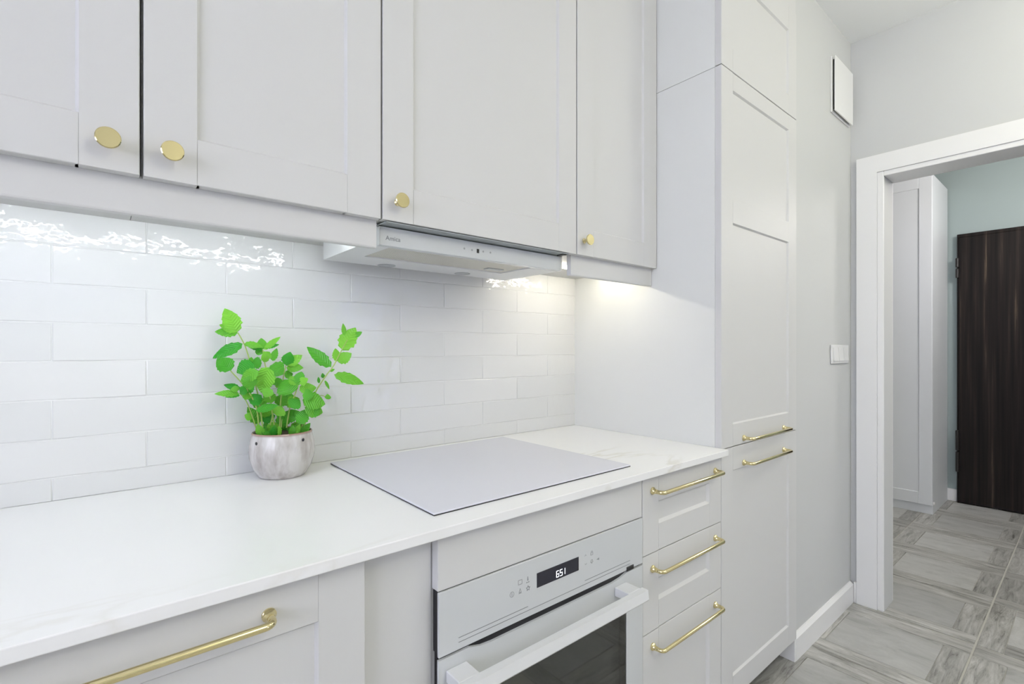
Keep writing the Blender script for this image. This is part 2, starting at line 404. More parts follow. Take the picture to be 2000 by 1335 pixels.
for r, z0 in enumerate(rows):
    A = (r % 2 == 1)
    xs = [(.0775 if A else -.0725)+.3015*k for k in range(-5, 5)]
    for x in xs:
        x1 = x+.3015
        if x1 > XT-.01: x1 = XT+.002
        lo, hi = z0, z0+PZ
        if r == 0: lo = ZC
        if hi > 1.463: hi = 1.463
        o = bpy.data.objects.new('tile', random.choice(tile_meshes)); C.objects.link(o); o.parent = wb
        o.location = ((x+x1)/2, 0, (lo+hi)/2)
        o.scale = ((x1-x)/.3015, 1, (hi-lo)/PZ)
        o.rotation_euler = (random.uniform(-.004, .004), 0, random.uniform(-.002, .002))

# baseboards, casing, trims
def board_profile(y, h, t, d=-1):
    return [(y, 0), (y+d*t, 0), (y+d*t, h-.012), (y+d*(t-.010), h), (y, h)]
b = new(); prism(b, board_profile(YW, .095, .015), 'x', 2.014, XE-.014)
box(b, 2.001, 2.014, YW-.015, -.545, 0, .095, .002); struct('baseboard_back', b, M['trim'])
b = new(); box(b, XE-.014, XE, -.612, YW-.015, 0, .095, .002); struct('baseboard_right', b, M['trim'])
b = new(); box(b, XH-.014, XH, -.632, -.10, 0, .092, .003); box(b, XH-.014, XH, YF, -1.66, 0, .092, .003); struct('baseboard_hall', b, M['trim'])
# door casing: two uprights and a mitred head, lining boards
cs = new()
cw0, cw1, ct = -.612, -.690, 2.054   # outer, inner face of the left upright; top
prism(cs, [(cw0, 0), (cw1, 0), (cw1, ct-.078), (cw0, ct)], 'x', XE-.016, XE)
d1 = struct('door_1', cs, M['trim'])
b = new(); prism(b, [(cw0, ct), (cw1, ct-.078), (DY1-.01, ct-.078), (DY1-.088, ct)], 'x', XE-.016, XE); obj('casing_head', b, M['trim'], d1)
b = new(); prism(b, [(DY1-.01, 0), (DY1-.088, 0), (DY1-.088, ct), (DY1-.01, ct-.078)], 'x', XE-.016, XE); obj('casing_upright', b, M['trim'], d1)
b = new(); box(b, XE-.010, XE+.150, -.7135, -.6900, 0, ct-.0780, .002); box(b, XE-.010, XE+.150, DY1-.011, DY1+.02, 0, ct-.0780, .002)
box(b, XE-.010, XE+.150, DY1+.0205, -.7137, ct-.100, ct-.0780, .002); obj('door_lining', b, M['trim'], d1)
# filler above the tall unit
b = new(); box(b, XT+.001, 2.007, -.600, -.10, 2.436, ZCEIL-.001, .001); struct('trim_1', b, M['cab'])
b = new(); box(b, XL+.3, XT-.003, -.360, -.01, 2.436, ZCEIL-.001, .001); struct('trim_2', b, M['cab'])

# ------------------------------------------------------------------ doors, drawers, handles
def front(name, x0, x1, z0, z1, yf, parent, stile=.075, top=.075, bot=.075, mid=None, t=.020, dep=.006, ch=.0045):
    """shaker front: recessed panel (the part itself) with stiles and rails as sub-parts"""
    bm = new(); box(bm, x0+.004, x1-.004, yf+dep, yf+t-.001, z0+.004, z1-.004)
    d = obj(name, bm, M['cab'], parent)
    e = .0010
    for s in (0, 1):
        if s == 0: P = [(x0, yf+t), (x0, yf+e), (x0+e, yf), (x0+stile-ch, yf), (x0+stile, yf+dep+.0005), (x0+stile, yf+t)]
        else: P = [(x1, yf+t), (x1, yf+e), (x1-e, yf), (x1-stile+ch, yf), (x1-stile, yf+dep+.0005), (x1-stile, yf+t)]
        obj('stile', prism(new(), P, 'z', z0, z1), M['cab'], d)
    xa, xb = x0+stile-ch+.0007, x1-stile+ch-.0007
    P = [(yf+t, z1), (yf+e, z1), (yf, z1-e), (yf, z1-top+ch), (yf+dep+.0005, z1-top), (yf+t, z1-top)]
    obj('rail', prism(new(), P, 'x', xa, xb), M['cab'], d)
    P = [(yf+t, z0), (yf+e, z0), (yf, z0+e), (yf, z0+bot-ch), (yf+dep+.0005, z0+bot), (yf+t, z0+bot)]
    obj('rail', prism(new(), P, 'x', xa, xb), M['cab'], d)
    if mid:
        a, c = mid
        P = [(yf+t, a), (yf+dep+.0005, a), (yf, a+ch), (yf, c-ch), (yf+dep+.0005, c), (yf+t, c)]
        obj('rail', prism(new(), P, 'x', xa, xb), M['cab'], d)
    return d
def bar_handle(x0, x1, z, yf, parent):
    """brass bow handle with flared feet"""
    bm = new(); yb = yf-.031; r = .0052
    pts = [(x0, yf-.004, z), (x0, yb+.012, z)]
    for k in range(1, 6):
        a = k*PI/10; pts.append((x0+.012*(1-math.cos(a)), yb+.012-.012*math.sin(a), z))
    right = [(x1-(p[0]-x0), p[1], z) for p in pts][::-1]
    tube(bm, pts+right, r, 14)
    for x in (x0, x1):
        T = Matrix.Translation((x, yf-.0003, z)) @ Matrix.Rotation(PI/2, 4, 'X')
        lathe(bm, [(.0095, 0), (.0095, .003), (.0075, .0055), (.0055, .010), (.0055, .013)], 20, T)
    return obj('handle', bm, M['brass'], parent, True)
def knob(x, z, yf, parent):
    bm = new(); T = Matrix.Translation((x, yf-.0002, z)) @ Matrix.Rotation(PI/2, 4, 'X')
    lathe(bm, [(.0075, 0), (.0075, .002), (.0048, .005), (.0048, .012), (.009, .018), (.0145, .0205), (.0155, .0222), (.0155, .0242), (.0143, .0252)], 28, T)
    return obj('knob', bm, M['brass'], parent, True)
def at(u, v, y):
    """world x, z of photo pixel u, v on the vertical plane y"""
    a = (u-1000)/F; q = (HOR-v)/F
    dy = CP-SP*a; t = (y-CY)/dy
    return (SP+CP*a)*t, CZ+q*t

# ---- wall cabinets
ZU0, ZU1 = 1.449, 2.43
def wall_cabinet(label, x0, x1, kn, side, stl=.075):
    c = thing('wall_cabinet', label, 'cabinet', ((x0+x1)/2, -.18, ZU0), 'white shaker wall cabinets')
    bm = new(); box(bm, x0-.0004, x1+.0004, YU+.0215, -.009, ZU0+.004, ZU1); obj('body', bm, M['carcass'], c)
    d = front('door', x0+.0015, x1-.0015, ZU0, ZU1-.002, YU, c, stile=stl, bot=.079)
    kx, kz = at(*kn, YU-.0245)
    knob(kx, kz, YU, d)
    return c
wall_cabinet('white wall cabinet at the far left, knob at its lower right corner', -.3465, .0485, (211, 268), 1)
wall_cabinet('white wall cabinet directly above the potted mint, knob at its lower left', .0505, .4465, (337.5, 294), 0)
wall_cabinet('wide white wall cabinet directly above the slim cooker hood', .4475, 1.0385, (787, 390.5), 0)
wall_cabinet('narrow white wall cabinet against the side of the tall unit', 1.0395, 1.4325, (1153.5, 467.5), 0)
# light pelmets under them
def pelmet(label, x0, x1):
    bm = new()
    P = [(-.343, 1.4527), (-.3592, 1.4527), (-.3592, 1.395), (-.3582, 1.3925), (-.356, 1.391), (-.346, 1.391), (-.343, 1.394)]
    prism(bm, P, 'x', x0, x1)
    o = obj('light_pelmet', bm, M['cab']); return tag(o, label, 'pelmet', 'light pelmets')
pelmet('long white light pelmet under the two left wall cabinets', -.345, .4445)
pelmet('short white light pelmet beside the hood under the narrow cabinet', 1.036, 1.4315)
# led strips
b = new(); box(b, -.34, .42, -.288, -.280, 1.443, 1.4525); o = obj('led_strip', b, M['led']); tag(o, 'cool white LED strip behind the long left pelmet', 'light')
b = new(); box(b, 1.06, 1.425, -.211, -.203, 1.443, 1.4525); o = obj('led_strip', b, M['ledwarm']); tag(o, 'warm LED strip behind the short right pelmet', 'light')

# ---- cooker hood
hd = thing('cooker_hood', 'slim white built-in cooker hood with mesh filter above the hob', 'cooker hood', (.735, -.2, 1.407))
HX0, HX1, HZ = .437, 1.034, 1.407
FX0, FX1, FY0, FY1 = .498, .930, -.322, -.170
b = new()
# body as a shallow tray with an opening for the filter
box(b, HX0, HX1, -.012-.05, -.066, HZ, 1.4515)
box(b, HX0, FX0, -.326, -.0665, HZ, 1.4515); box(b, FX1, HX1, -.326, -.0665, HZ, 1.4515)
box(b, FX0, FX1, FY1, -.0665, HZ, 1.4515)
box(b, FX0, FX1, -.326, FY0, HZ, 1.4515)
obj('hood_body', b, M['hood'], hd)
b = new(); box(b, FX0, FX1, FY0, FY1, HZ+.003, HZ+.008); fo = obj('filter', b, M['filter'], hd)
b = new(); box(b, FX1-.085, FX1-.030, -.222, -.196, HZ+.0006, HZ+.004, .001); obj('filter_latch', b, M['lens'], fo)
b = new(); box(b, .4575, 1.009, -.346, -.3265, HZ-.0045, 1.4430, .0012); fp = obj('front_strip', b, M['strip'], hd)
b = new(); box(b, .459, 1.0085, -.376, -.3268, 1.4452, 1.4474); obj('top_flange', b, M['hoodgrey'], hd)
b = new(); box(b, .990, 1.006, -.372, -.348, 1.4425, 1.4450, .0006); obj('end_clip', b, M['black'], hd)
for u, v in ((755, 518), (903, 534)):
    a = (u-1000)/F; q = (HOR-v)/F; t = (HZ-CZ)/q; x = (SP+CP*a)*t; y = (CP-SP*a)*t+CY
    bm = new(); lathe(bm, [(.024, 0), (.024, -.0014), (.0215, -.0018), (.0205, -.0008)], 28, Matrix.Translation((x, y, HZ))); obj('lamp', bm, M['lens'], hd, True)
def text_mesh(s, size):
    cu = bpy.data.curves.new('lettering', 'FONT'); cu.body = s; cu.size = size; cu.extrude = .0002
    to = bpy.data.objects.new('lettering', cu); C.objects.link(to); bpy.context.view_layer.update()
    dg = bpy.context.evaluated_depsgraph_get(); me = bpy.data.meshes.new_from_object(to.evaluated_get(dg)); bpy.data.objects.remove(to)
    return me
def put_text(s, size, x, y, z, m, parent):
    """lettering on a plane facing -y"""
    me = text_mesh(s, size); me.transform(Matrix.Translation((x, y, z)) @ Matrix.Rotation(PI/2, 4, 'X'))
    me.materials.clear(); me.materials.append(m)
    o = bpy.data.objects.new('lettering', me); C.objects.link(o); o.parent = parent
    return o
put_text('Amica', .0140, at(753, 468, -.346)[0], -.3463, at(753, 468, -.346)[1], M['print'], fp)
x, z = at(933.5, 490, -.3463); b = new(); box(b, x-.0035, x+.0035, -.3466, -.3460, z-.005, z+.005); obj('display', b, M['black'], fp)
for u, v in ((907, 485), (922, 488), (944, 491), (958, 493)):
    x, z = at(u, v, -.3463); b = new(); lathe(b, [(.0026, 0), (.0026, .0004)], 12, Matrix.Translation((x, -.3459, z)) @ Matrix.Rotation(PI/2, 4, 'X')); obj('touch_key', b, M['printlight'], fp)

# ---- tall unit
tc_ = thing('tall_cabinet', 'tall white shaker cabinet with two brass bar handles at mid height', 'cabinet', (1.72, -.3, 0))
b = new(); box(b, XT, 2.006, -.5825, -.0066, .085, 2.0365, .0006); obj('body', b, M['panel'], tc_)
b = new(); box(b, XT+.01, 1.998, -.530, -.5, 0, .0845); obj('plinth', b, M['plinth'], tc_)
d = front('door', XT+.0005, 2.0065, .8775, 2.0365, YB, tc_, stile=.076, top=.059, bot=.072, mid=(1.566, 1.648))
d.name = 'upper_door'
bar_handle(1.577, 1.886, .8955, YB, d)
d = front('door', XT+.0005, 2.0065, .0905, .8745, YB, tc_, stile=.076, top=.076, bot=.077); d.name = 'lower_door'
bar_handle(1.577, 1.886, .8165, YB, d)
t2 = thing('top_cabinet', 'white top box cabinet standing on the tall cabinet under the ceiling', 'cabinet', (1.72, -.3, 2.0378))
b = new(); box(b, XT, 2.006, -.5825, -.0066, 2.0378, 2.434, .0006); obj('body', b, M['panel'], t2)
front('door', XT+.0005, 2.0065, 2.0395, 2.434, YB, t2, stile=.076, top=.090, bot=.075)

# ---- base run
BODY = M['cab']
bc = thing('base_cabinet', 'white shaker base unit at the left with one long brass handle', 'cabinet', (-.2, -.3, 0))
b = new(); box(b, -.878, .4435, -.5825, -.012, .085, .8615); obj('body', b, BODY, bc)
b = new(); box(b, -.87, .44, -.53, -.50, 0, .0845); obj('plinth', b, M['plinth'], bc)
d = front('front', -.2825, .3145, .0905, .8600, YB, bc, stile=.075, top=.080); bar_handle(-.144, .177, .817, YB, d)
d = front('front', -.8800, -.2850, .0905, .8600, YB, bc, stile=.075, top=.080); bar_handle(-.742, -.421, .817, YB, d)

oh = thing('oven_housing', 'white oven housing with a plain fascia board below the worktop', 'cabinet', (.74, -.3, 0))
b = new()
box(b, .4445, .4605, -.5815, -.012, .085, .8615); box(b, 1.018, 1.034, -.5815, -.012, .085, .8615); box(b, .461, 1.0175, -.5815, -.012, .765, .8615); box(b, .461, 1.0175, -.5815, -.012, .085, .12)
obj('body', b, M['carcass'], oh)
b = new(); box(b, .4450, 1.0330, YB, -.5830, .7620, .8605, .001); obj('fascia', b, M['cab'], oh)
b = new(); box(b, .4450, 1.0330, YB, -.5830, .0905, .1600, .001); obj('fascia', b, M['cab'], oh)
b = new(); box(b, .45, 1.03, -.53, -.50, 0, .0845); obj('plinth', b, M['plinth'], oh)

dc = thing('drawer_cabinet', 'narrow white cabinet of three drawers with brass handles beside the oven', 'cabinet', (1.234, -.3, 0))
b = new(); box(b, 1.0352, 1.4325, -.5825, -.012, .085, .8615); obj('body', b, M['carcass'], dc)
b = new(); box(b, 1.036, 1.432, -.53, -.50, 0, .0845); obj('plinth', b, M['plinth'], dc)
for z0, z1, top, bot in ((.6620, .8600, .078, .075), (.4635, .6595, .076, .077), (.0905, .4610, .074, .075)):
    d = front('drawer', 1.0360, 1.4315, z0, z1, YB, dc, stile=.0765, top=top, bot=bot, ch=.0075, dep=.007)
    bar_handle(1.0775, 1.3945, {.662: .8190, .4635: .6205, .0905: .4230}[z0], YB, d)

# ---- worktop and hob
b = new(); box(b, -.88, 1.4325, -.6265, -.0066, .8620, ZC, .0016, 2); tag(obj('worktop', b, M['stone']), 'white veined stone worktop running along the tiled wall', 'worktop')
hb = thing('induction_hob', 'flat white glass hob let into the worktop below the hood', 'hob', (.745, -.3, ZC))
hx0, hx1, hy0, hy1 = .459, 1.0365, -.5665, -.0500
b = new(); box(b, hx0, hx1, hy0, hy1, ZC+.0018, ZC+.0052, .0008); obj('glass_top', b, M['hob'], hb)
b = new(); box(b, hx0+.0004, hx1-.0004, hy0+.0004, hy1-.0004, ZC+.0001, ZC+.0018); obj('seal', b, M['black'], hb)  # seal thickened and black to stand for the shadow under the glass edge

# ---- oven
ov = thing('oven', 'white glass built-in oven with a lit clock and white bar handle', 'oven', (.74, -.35, .165))
ox0, ox1 = .4452, 1.0312
b = new(); box(b, ox0+.006, ox1-.004, -.5822, -.5815, .162, .7605); box(b, ox0+.0025, ox1-.003, -.6005, -.583, .652, .7590); obj('seal', b, M['black'], ov)
b = new(); box(b, ox0, ox1, -.6060, -.6005, .6490, .7605, .0007); cp = obj('control_panel', b, M['oven'], ov)
# door: glass frame round the window
wx0, wx1, wz0, wz1 = .510, .966, .205, .553
b = new(); yy0, yy1 = -.6060, -.6005
dz0, dz1 = .165, .6445
prism(b, [(ox0, dz0), (wx0, dz0), (wx0, dz1), (ox0, dz1)], 'y', yy0, yy1)
prism(b, [(wx1, dz0), (ox1, dz0), (ox1, dz1), (wx1, dz1)], 'y', yy0, yy1)
# top strip with the finger slot cut out of its upper edge
sl = [(wx0, wz1), (wx1, wz1), (wx1, dz1), (.9665, dz1), (.955, .6435), (.935, .6385), (.915, .6365), (.560, .6365), (.540, .6370), (.522, .6395), (.510, .6440), (wx0, dz1-.0002)]
sl = [(wx0, wz1), (wx1, wz1), (wx1, .6440), (.945, .6385), (.915, .6355), (.560, .6355), (.535, .6375), (wx0, .6440)]
prism(b, sl, 'y', yy0, yy1)
box(b, wx0, wx1, yy0, yy1, dz0, wz0)
dr = obj('oven_door', b, M['oven'], ov)
b = new(); box(b, ox0+.006, ox1-.006, -.6004, -.583, .166, .204); box(b, ox0+.006, ox1-.006, -.6004, -.583, wz1+.001, .650)
box(b, ox0+.006, wx0-.001, -.6004, -.583, .204, .553); box(b, wx1+.001, ox1-.006, -.6004, -.583, .204, .553); obj('inner_frame', b, M['black'], dr)
b = new(); box(b, wx0, wx1, -.6055, -.6015, wz0, wz1); obj('window', b, M['glass'], dr)
b = new()
hy, hz0, hz1 = -.6600, .5985, .6235
P = [(hy+.012, hz0+.002), (hy+.006, hz0), (hy-.004, hz0), (hy-.007, hz0+.004), (hy-.004, hz1), (hy+.012, hz1)]
prism(b, P, 'x', .4545, .9705)
for x in (.459, .921): box(b, x, x+.043, hy+.0118, -.6063, hz0+.004, hz1, .0015)
obj('oven_handle', b, M['hood'], dr)
# cavity with shelves
b = new(); cx0, cx1, cyb, cz0, cz1 = .505, .972, -.20, .20, .558
box(b, cx0-.004, cx0, -.5812, cyb, cz0, cz1); box(b, cx1, cx1+.004, -.5812, cyb, cz0, cz1); box(b, cx0, cx1, cyb, cyb+.004, cz0, cz1)
box(b, cx0, cx1, -.5812, cyb, cz0-.004, cz0); box(b, cx0, cx1, -.5812, cyb, cz1, cz1+.004)
for k in range(4): 
    for xx in (cx0, cx1-.012): box(b, xx, xx+.012, -.55, cyb-.01, .255+.075*k, .262+.075*k, .002)
obj('cavity', b, M['cavity'], ov)
b = new(); lathe(b, [(.085, 0), (.085, .008), (.078, .012)], 32, Matrix.Translation((.738, cyb-.0005, .37)) @ Matrix.Rotation(PI/2, 4, 'X')); obj('fan_cover', b, M['cavity'], ov, True)
for zz in (.275, .425):
    b = new()
    for k in range(13): tube(b, [(cx0+.02+k*.0355, -.545, zz), (cx0+.02+k*.0355, cyb-.02, zz)], .0014, 6)
    for y in (-.55, -.40, cyb-.02): tube(b, [(cx0+.014, y, zz), (cx1-.014, y, zz)], .0024, 6)
    obj('rack', b, M['chrome'], ov)
# rail pins
for k in range(4):
    b = new(); lathe(b, [(.004, 0), (.004, .004), (.0025, .005)], 10, Matrix.Translation((cx1-.0125, -.50, .285+.075*k)) @ Matrix.Rotation(-PI/2, 4, 'Y')); obj('rail_pin', b, M['chrome'], ov, True)
# plug at the right end of the slot
b = new(); box(b, .966, .9925, -.6085, -.6060, .6475, .6575, .0006); obj('latch', b, M['black'], ov)
# display and digits
YP = -.6062
b = new(); box(b, .674, .797, -.6070, -.6060, .6995, .7285); dp = obj('display', b, M['display'], cp)
def seg(x, z, w, h, on, parent, t=.0013):
    s = .0022  # slant
    bm = new()
    segs = {'a': (0, h, w, h), 'd': (0, 0, w, 0), 'g': (0, h/2, w, h/2), 'f': (0, h/2, 0, h), 'b': (w, h/2, w, h), 'e': (0, 0, 0, h/2), 'c': (w, 0, w, h/2)}
    for k in on:
        xa, za, xb, zb = segs[k]
        if za == zb: box(bm, x+xa, x+xb, -.6076, -.6071, z+za-t/2, z+za+t/2)
        else: box(bm, x+xa-t/2, x+xa+t/2, -.6076, -.6071, z+za, z+zb)
    o = obj('digit', bm, M['digit'], parent); return o
xd, zd = .7285, .7045
seg(xd, zd, .0068, .0125, 'afedcg', dp); seg(xd+.0105, zd, .0068, .0125, 'afgcd', dp); seg(xd+.0185, zd, .0068, .0125, 'bc', dp)
# printed lines and key symbols
def flat(name, polys, m, parent):
    bm = new()
    for P in polys: prism(bm, P, 'y', -.6064, -.6059)
    return obj(name, bm, m, parent)
def ln(x0, z0, x1, z1, t=.0007):
    d = Vector((x1-x0, z1-z0)).normalized(); n = Vector((-d.y, d.x))*t
    return [(x0+n.x, z0+n.y), (x0-n.x, z0-n.y), (x1-n.x, z1-n.y), (x1+n.x, z1+n.y)]
flat('printed_line', [ln(.4855, .6700, .6500, .6700, .0005)], M['print'], cp)
flat('printed_line', [ln(.4855, .6620, .9800, .6620, .0005)], M['print'], cp)
flat('printed_line', [ln(.8180, .6700, .9800, .6700, .0005)], M['print'], cp)
def ringp(x, z, r, n=14, t=.0006):
    pts = [(x+r*math.cos(2*PI*k/n), z+r*math.sin(2*PI*k/n)) for k in range(n)]
    return [ln(*pts[k], *pts[(k+1) % n], t) for k in range(n)]
def polyl(pts, t=.0005, close=True):
    return [ln(*pts[k], *pts[(k+1) % len(pts)], t) for k in range(len(pts) if close else len(pts)-1)]
def at_p(u, v): return at(u, v, YP)
def star(x, z, R):
    p = [(x+(R if k % 2 == 0 else R*.45)*math.sin(k*PI/5), z+(R if k % 2 == 0 else R*.45)*math.cos(k*PI/5)) for k in range(10)]
    return polyl(p)
x, z = at_p(1000, 1160.5); flat('key_symbol', ringp(x, z, .0050)+[ln(x, z-.003, x, z+.003)], M['printlight'], cp)
x, z = at_p(1016, 1136.5); flat('key_symbol', polyl([(x-.0048, z-.0042), (x+.0048, z-.0042), (x+.0048, z+.0042), (x-.0048, z+.0042)]), M['printlight'], cp)
x, z = at_p(1016, 1153); flat('key_symbol', polyl([(x-.003, z-.003), (x+.003, z-.003), (x, z+.0045)])+[ln(x-.0035, z-.0048, x+.0035, z-.0048)], M['printlight'], cp)
x, z = at_p(1031, 1131); flat('key_symbol', [[(x-.0014, z-.002), (x+.0014, z-.002), (x+.0004, z+.006), (x-.0004, z+.006)], ln(x-.004, z-.0055, x-.001, z-.0055, .0007), ln(x+.001, z-.0055, x+.004, z-.0055, .0007)], M['print'], cp)
x, z = at_p(1031.5, 1148); flat('key_symbol', star(x, z, .0052), M['print'], cp)
x, z = at_p(1144, 1084); flat('key_symbol', polyl([(x-.003, z-.0015), (x, z+.0015), (x+.003, z-.0015)], .0004, False), M['printlight'], cp)
x, z = at_p(1144, 1101); flat('key_symbol', polyl([(x-.003, z+.0015), (x, z-.0015), (x+.003, z+.0015)], .0004, False), M['printlight'], cp)
x, z = at_p(1156, 1080); flat('key_symbol', polyl([(x-.0035, z-.0035), (x+.0035, z-.0035), (x+.0035, z+.002), (x-.0035, z+.002)])+polyl([(x-.002, z+.002), (x-.002, z+.005), (x+.002, z+.005), (x+.002, z+.002)], .0004, False), M['printlight'], cp)
x, z = at_p(1156, 1095); flat('key_symbol', polyl([(x-.004, z-.0025), (x+.004, z-.0025), (x+.002, z+.003), (x-.002, z+.003)])+[ln(x-.0012, z-.0045, x+.0012, z-.0045)], M['printlight'], cp)
x, z = at_p(1168, 1091); flat('key_symbol', [ln(x-.004, z, x, z, .0006), [(x, z-.0025), (x+.0022, z), (x, z+.0025)], ln(x+.003, z-.0025, x+.003, z+.0025, .0006)], M['print'], cp)

# ---- potted mint
px, py = .3335, -.0830
pt = thing('potted_mint', 'green mint plant in a round grey glazed pot on the worktop', 'plant', (px, py, ZC))
bm = new(); nseg = 72
prof = [(.040, .0008), (.0485, .0008), (.0535, .006), (.0640, .024), (.0700, .045), (.0718, .060), (.0705, .077), (.0675, .091), (.0655, .099), (.0658, .1035), (.0640, .1055), (.0618, .1035), (.0615, .094), (.0620, .080)]
lathe(bm, prof, nseg)
for v in bm.verts:
    r = math.hypot(v.co.x, v.co.y); a = math.atan2(v.co.y, v.co.x)
    k = math.exp(-((v.co.z-.038)/.022)**2)*(1 if r > .05 else 0)
    s = 1+.016*k*math.sin(a*18)
    v.co.x *= s; v.co.y *= s
pot = obj('pot', bm, M['pot'], pt, True, loc=(0, 0, 0))
camdir = Vector((0-px, CY-py)).normalized(); ang0 = math.atan2(camdir.y, camdir.x)
for u, z in ((-.89, .086), (.68, .089)):
    a = ang0+u; r = .0692
    b = new(); bmesh.ops.create_uvsphere(b, u_segments=12, v_segments=8, radius=.0034)
    for v in b.verts: v.co = Vector((v.co.x*.5, v.co.y, v.co.z*1.15))
    bmesh.ops.transform(b, matrix=Matrix.Translation((math.cos(a)*r, math.sin(a)*r, z)) @ Matrix.Rotation(a, 4, 'Z'), verts=b.verts)
    obj('pot_hole', b, M['black'], pt, True, loc=(0, 0, 0))
bm = new(); lathe(bm, [(.0610, .0975), (.045, .0995), (.02, .101), (.002, .1015)], 28); obj('soil', bm, M['soil'], pt, True, loc=(0, 0, 0))
# leaf meshes (length 1 along +Y, face up +Z)
def leaf_mesh(k):
    rr = random.Random(50+k); bm = new(); n = 11
    wid = (.36, .31, .42)[k % 3]; curl = (.10, .22, .16)[k % 3]
    mid, Lf, Rt = [], [], []
    for i in range(n+1):
        t = i/n
        w = wid*(math.sin(PI*min(1, t**.75)))**.8 if 0 < t < 1 else (0.03 if t == 0 else 0.0)
        saw = .024*(1 if i % 2 else -1) if 0 < i < n else 0
        zc = -curl*t*t+.04*math.sin(t*PI)
        mid.append(bm.verts.new((0, t, zc-.012)))
        for S, sgn in ((Lf, -1), (Rt, 1)):
            S.append((bm.verts.new((sgn*w*.55, t+.02, zc+.035*math.sin(PI*t)+rr.uniform(-.01, .01))), bm.verts.new((sgn*max(.004, w+saw), t+.045-saw, zc+.015*math.sin(PI*t)+rr.uniform(-.02, .02)))))
    for i in range(n):
        for S, f in ((Lf, 1), (Rt, 0)):
            q1 = (mid[i], S[i][0], S[i+1][0], mid[i+1]); q2 = (S[i][0], S[i][1], S[i+1][1], S[i+1][0])
            for q in (q1, q2): bm.faces.new(q if f else q[::-1])
    me = bpy.data.meshes.new('leaf'); bm.to_mesh(me); bm.free(); me.materials.append(M['leaf']); me.shade_smooth(); return me, wid*2
LM = [leaf_mesh(k) for k in range(3)]
# drawing plane: vertical plane through the pot axis, square to the view of it
vd = Vector((px-0, py-CY, 0)).normalized()          # away from the camera
vr = Vector((vd.y, -vd.x, 0))
def P3(zu, zv, off=0):
    """point of the plant from coordinates in the close-up of the photograph"""
    u = 380+zu*.2922; v = 570+zv*.2922
    a = (u-1000)/F; q = (HOR-v)/F
    d = Vector((SP+CP*a, CP-SP*a, q)); base = Vector((px, py, 0))+vd*off-Vector((0, CY, CZ))
    t = (base.x*vd.x+base.y*vd.y)/(d.x*vd.x+d.y*vd.y)
    p = Vector((0, CY, CZ))+d*t
    return p-Vector((px, py, ZC))
rl = random.Random(11)
def stem(pts, r0=.0019, r1=.0012, dep=0):
    P = []
    for i, p in enumerate(pts): P.append(P3(p[0], p[1], p[2] if len(p) > 2 else dep*(i/(len(pts)-1))))
    # smooth the polyline
    Q = []
    for i in range(len(P)-1):
        for k in range(4):
            t = k/4; p0 = P[max(i-1, 0)]; p1 = P[i]; p2 = P[i+1]; p3 = P[min(i+2, len(P)-1)]
            Q.append(.5*((2*p1)+(p2-p0)*t+(2*p0-5*p1+4*p2-p3)*t*t+(3*p1-p0-3*p2+p3)*t**3))
    Q.append(P[-1])
    bm = new(); tube(bm, Q, [r0+(r1-r0)*i/(len(Q)-1) for i in range(len(Q))], 7)
    return obj('stem', bm, M['stem'], pt, True, loc=(0, 0, 0))
def leaf(st, bx, by, tx, ty, w, dep=0, tilt=None):
    """leaf from base to tip (close-up pixels), w = seen width"""
    dt = dep+rl.uniform(-.008, .008) if tilt is None else tilt
    a = P3(bx, by, dep); c = P3(tx, ty, dt)
    if (c.y+py) > -.014: c.y = -.014-py
    L = (c-a).length
    yv = (c-a).normalized(); toward = (-vd+Vector((0, 0, .55))+Vector((rl.uniform(-.35, .35), rl.uniform(-.2, .2), 0))).normalized()
    zv = (toward-yv*toward.dot(yv)).normalized(); xv = yv.cross(zv)
    k = rl.randrange(3); me, wid = LM[k]
    wm = w*.2922/ (F/1.17)
    R = Matrix((xv, yv, zv)).transposed().to_4x4()
    o = bpy.data.objects.new('leaf', me); C.objects.link(o); o.parent = st
    o.matrix_basis = Matrix.Translation(a) @ R @ Matrix.Diagonal((wm/wid*1.05, L, min(L, wm)*1.0, 1))
    return o
S1 = stem([(455, 905), (430, 720), (405, 610), (375, 480), (335, 355), (288, 270)], dep=-.01)
for l in ((285, 272, 208, 112, 105), (288, 268, 172, 215, 62), (290, 275, 140, 258, 70), (325, 345, 124, 432, 85), (330, 345, 452, 362, 48), (375, 470, 380, 435, 28), (372, 478, 350, 450, 22)): leaf(S1, *l, dep=-.01)
S2 = stem([(430, 905), (412, 770), (350, 650), (240, 525)], dep=-.035)
for l in ((245, 525, 160, 440, 108), (345, 640, 300, 680, 60)): leaf(S2, *l, dep=-.03)
S7 = stem([(410, 905), (375, 800), (340, 720), (300, 675)], .0014, .001, -.02)
for l in ((300, 678, 140, 676, 46), (305, 650, 200, 615, 52), (300, 640, 240, 655, 40), (305, 688, 208, 700, 26), (320, 690, 385, 695, 62), (330, 660, 390, 610, 80)): leaf(S7, *l, dep=-.02)
S3 = stem([(535, 905), (505, 700), (490, 560), (468, 470), (456, 385)], dep=.0)
for l in ((455, 385, 445, 308, 58), (462, 385, 568, 300, 40), (470, 372, 562, 350, 34), (455, 388, 348, 345, 44), (458, 408, 405, 392, 46), (470, 440, 500, 400, 60), (520, 462, 548, 378, 46), (478, 470, 470, 400, 56)): leaf(S3, *l, dep=0)
for l in ((495, 500, 440, 668, 125), (400, 480, 285, 530, 105), (365, 560, 372, 650, 85), (430, 525, 305, 590, 85), (505, 490, 590, 545, 125), (450, 478, 385, 468, 85), (505, 640, 470, 700, 70)): leaf(S3, *l, dep=rl.uniform(-.05, .0))
S4 = stem([(570, 905), (575, 740), (590, 590), (610, 490)], dep=.015)
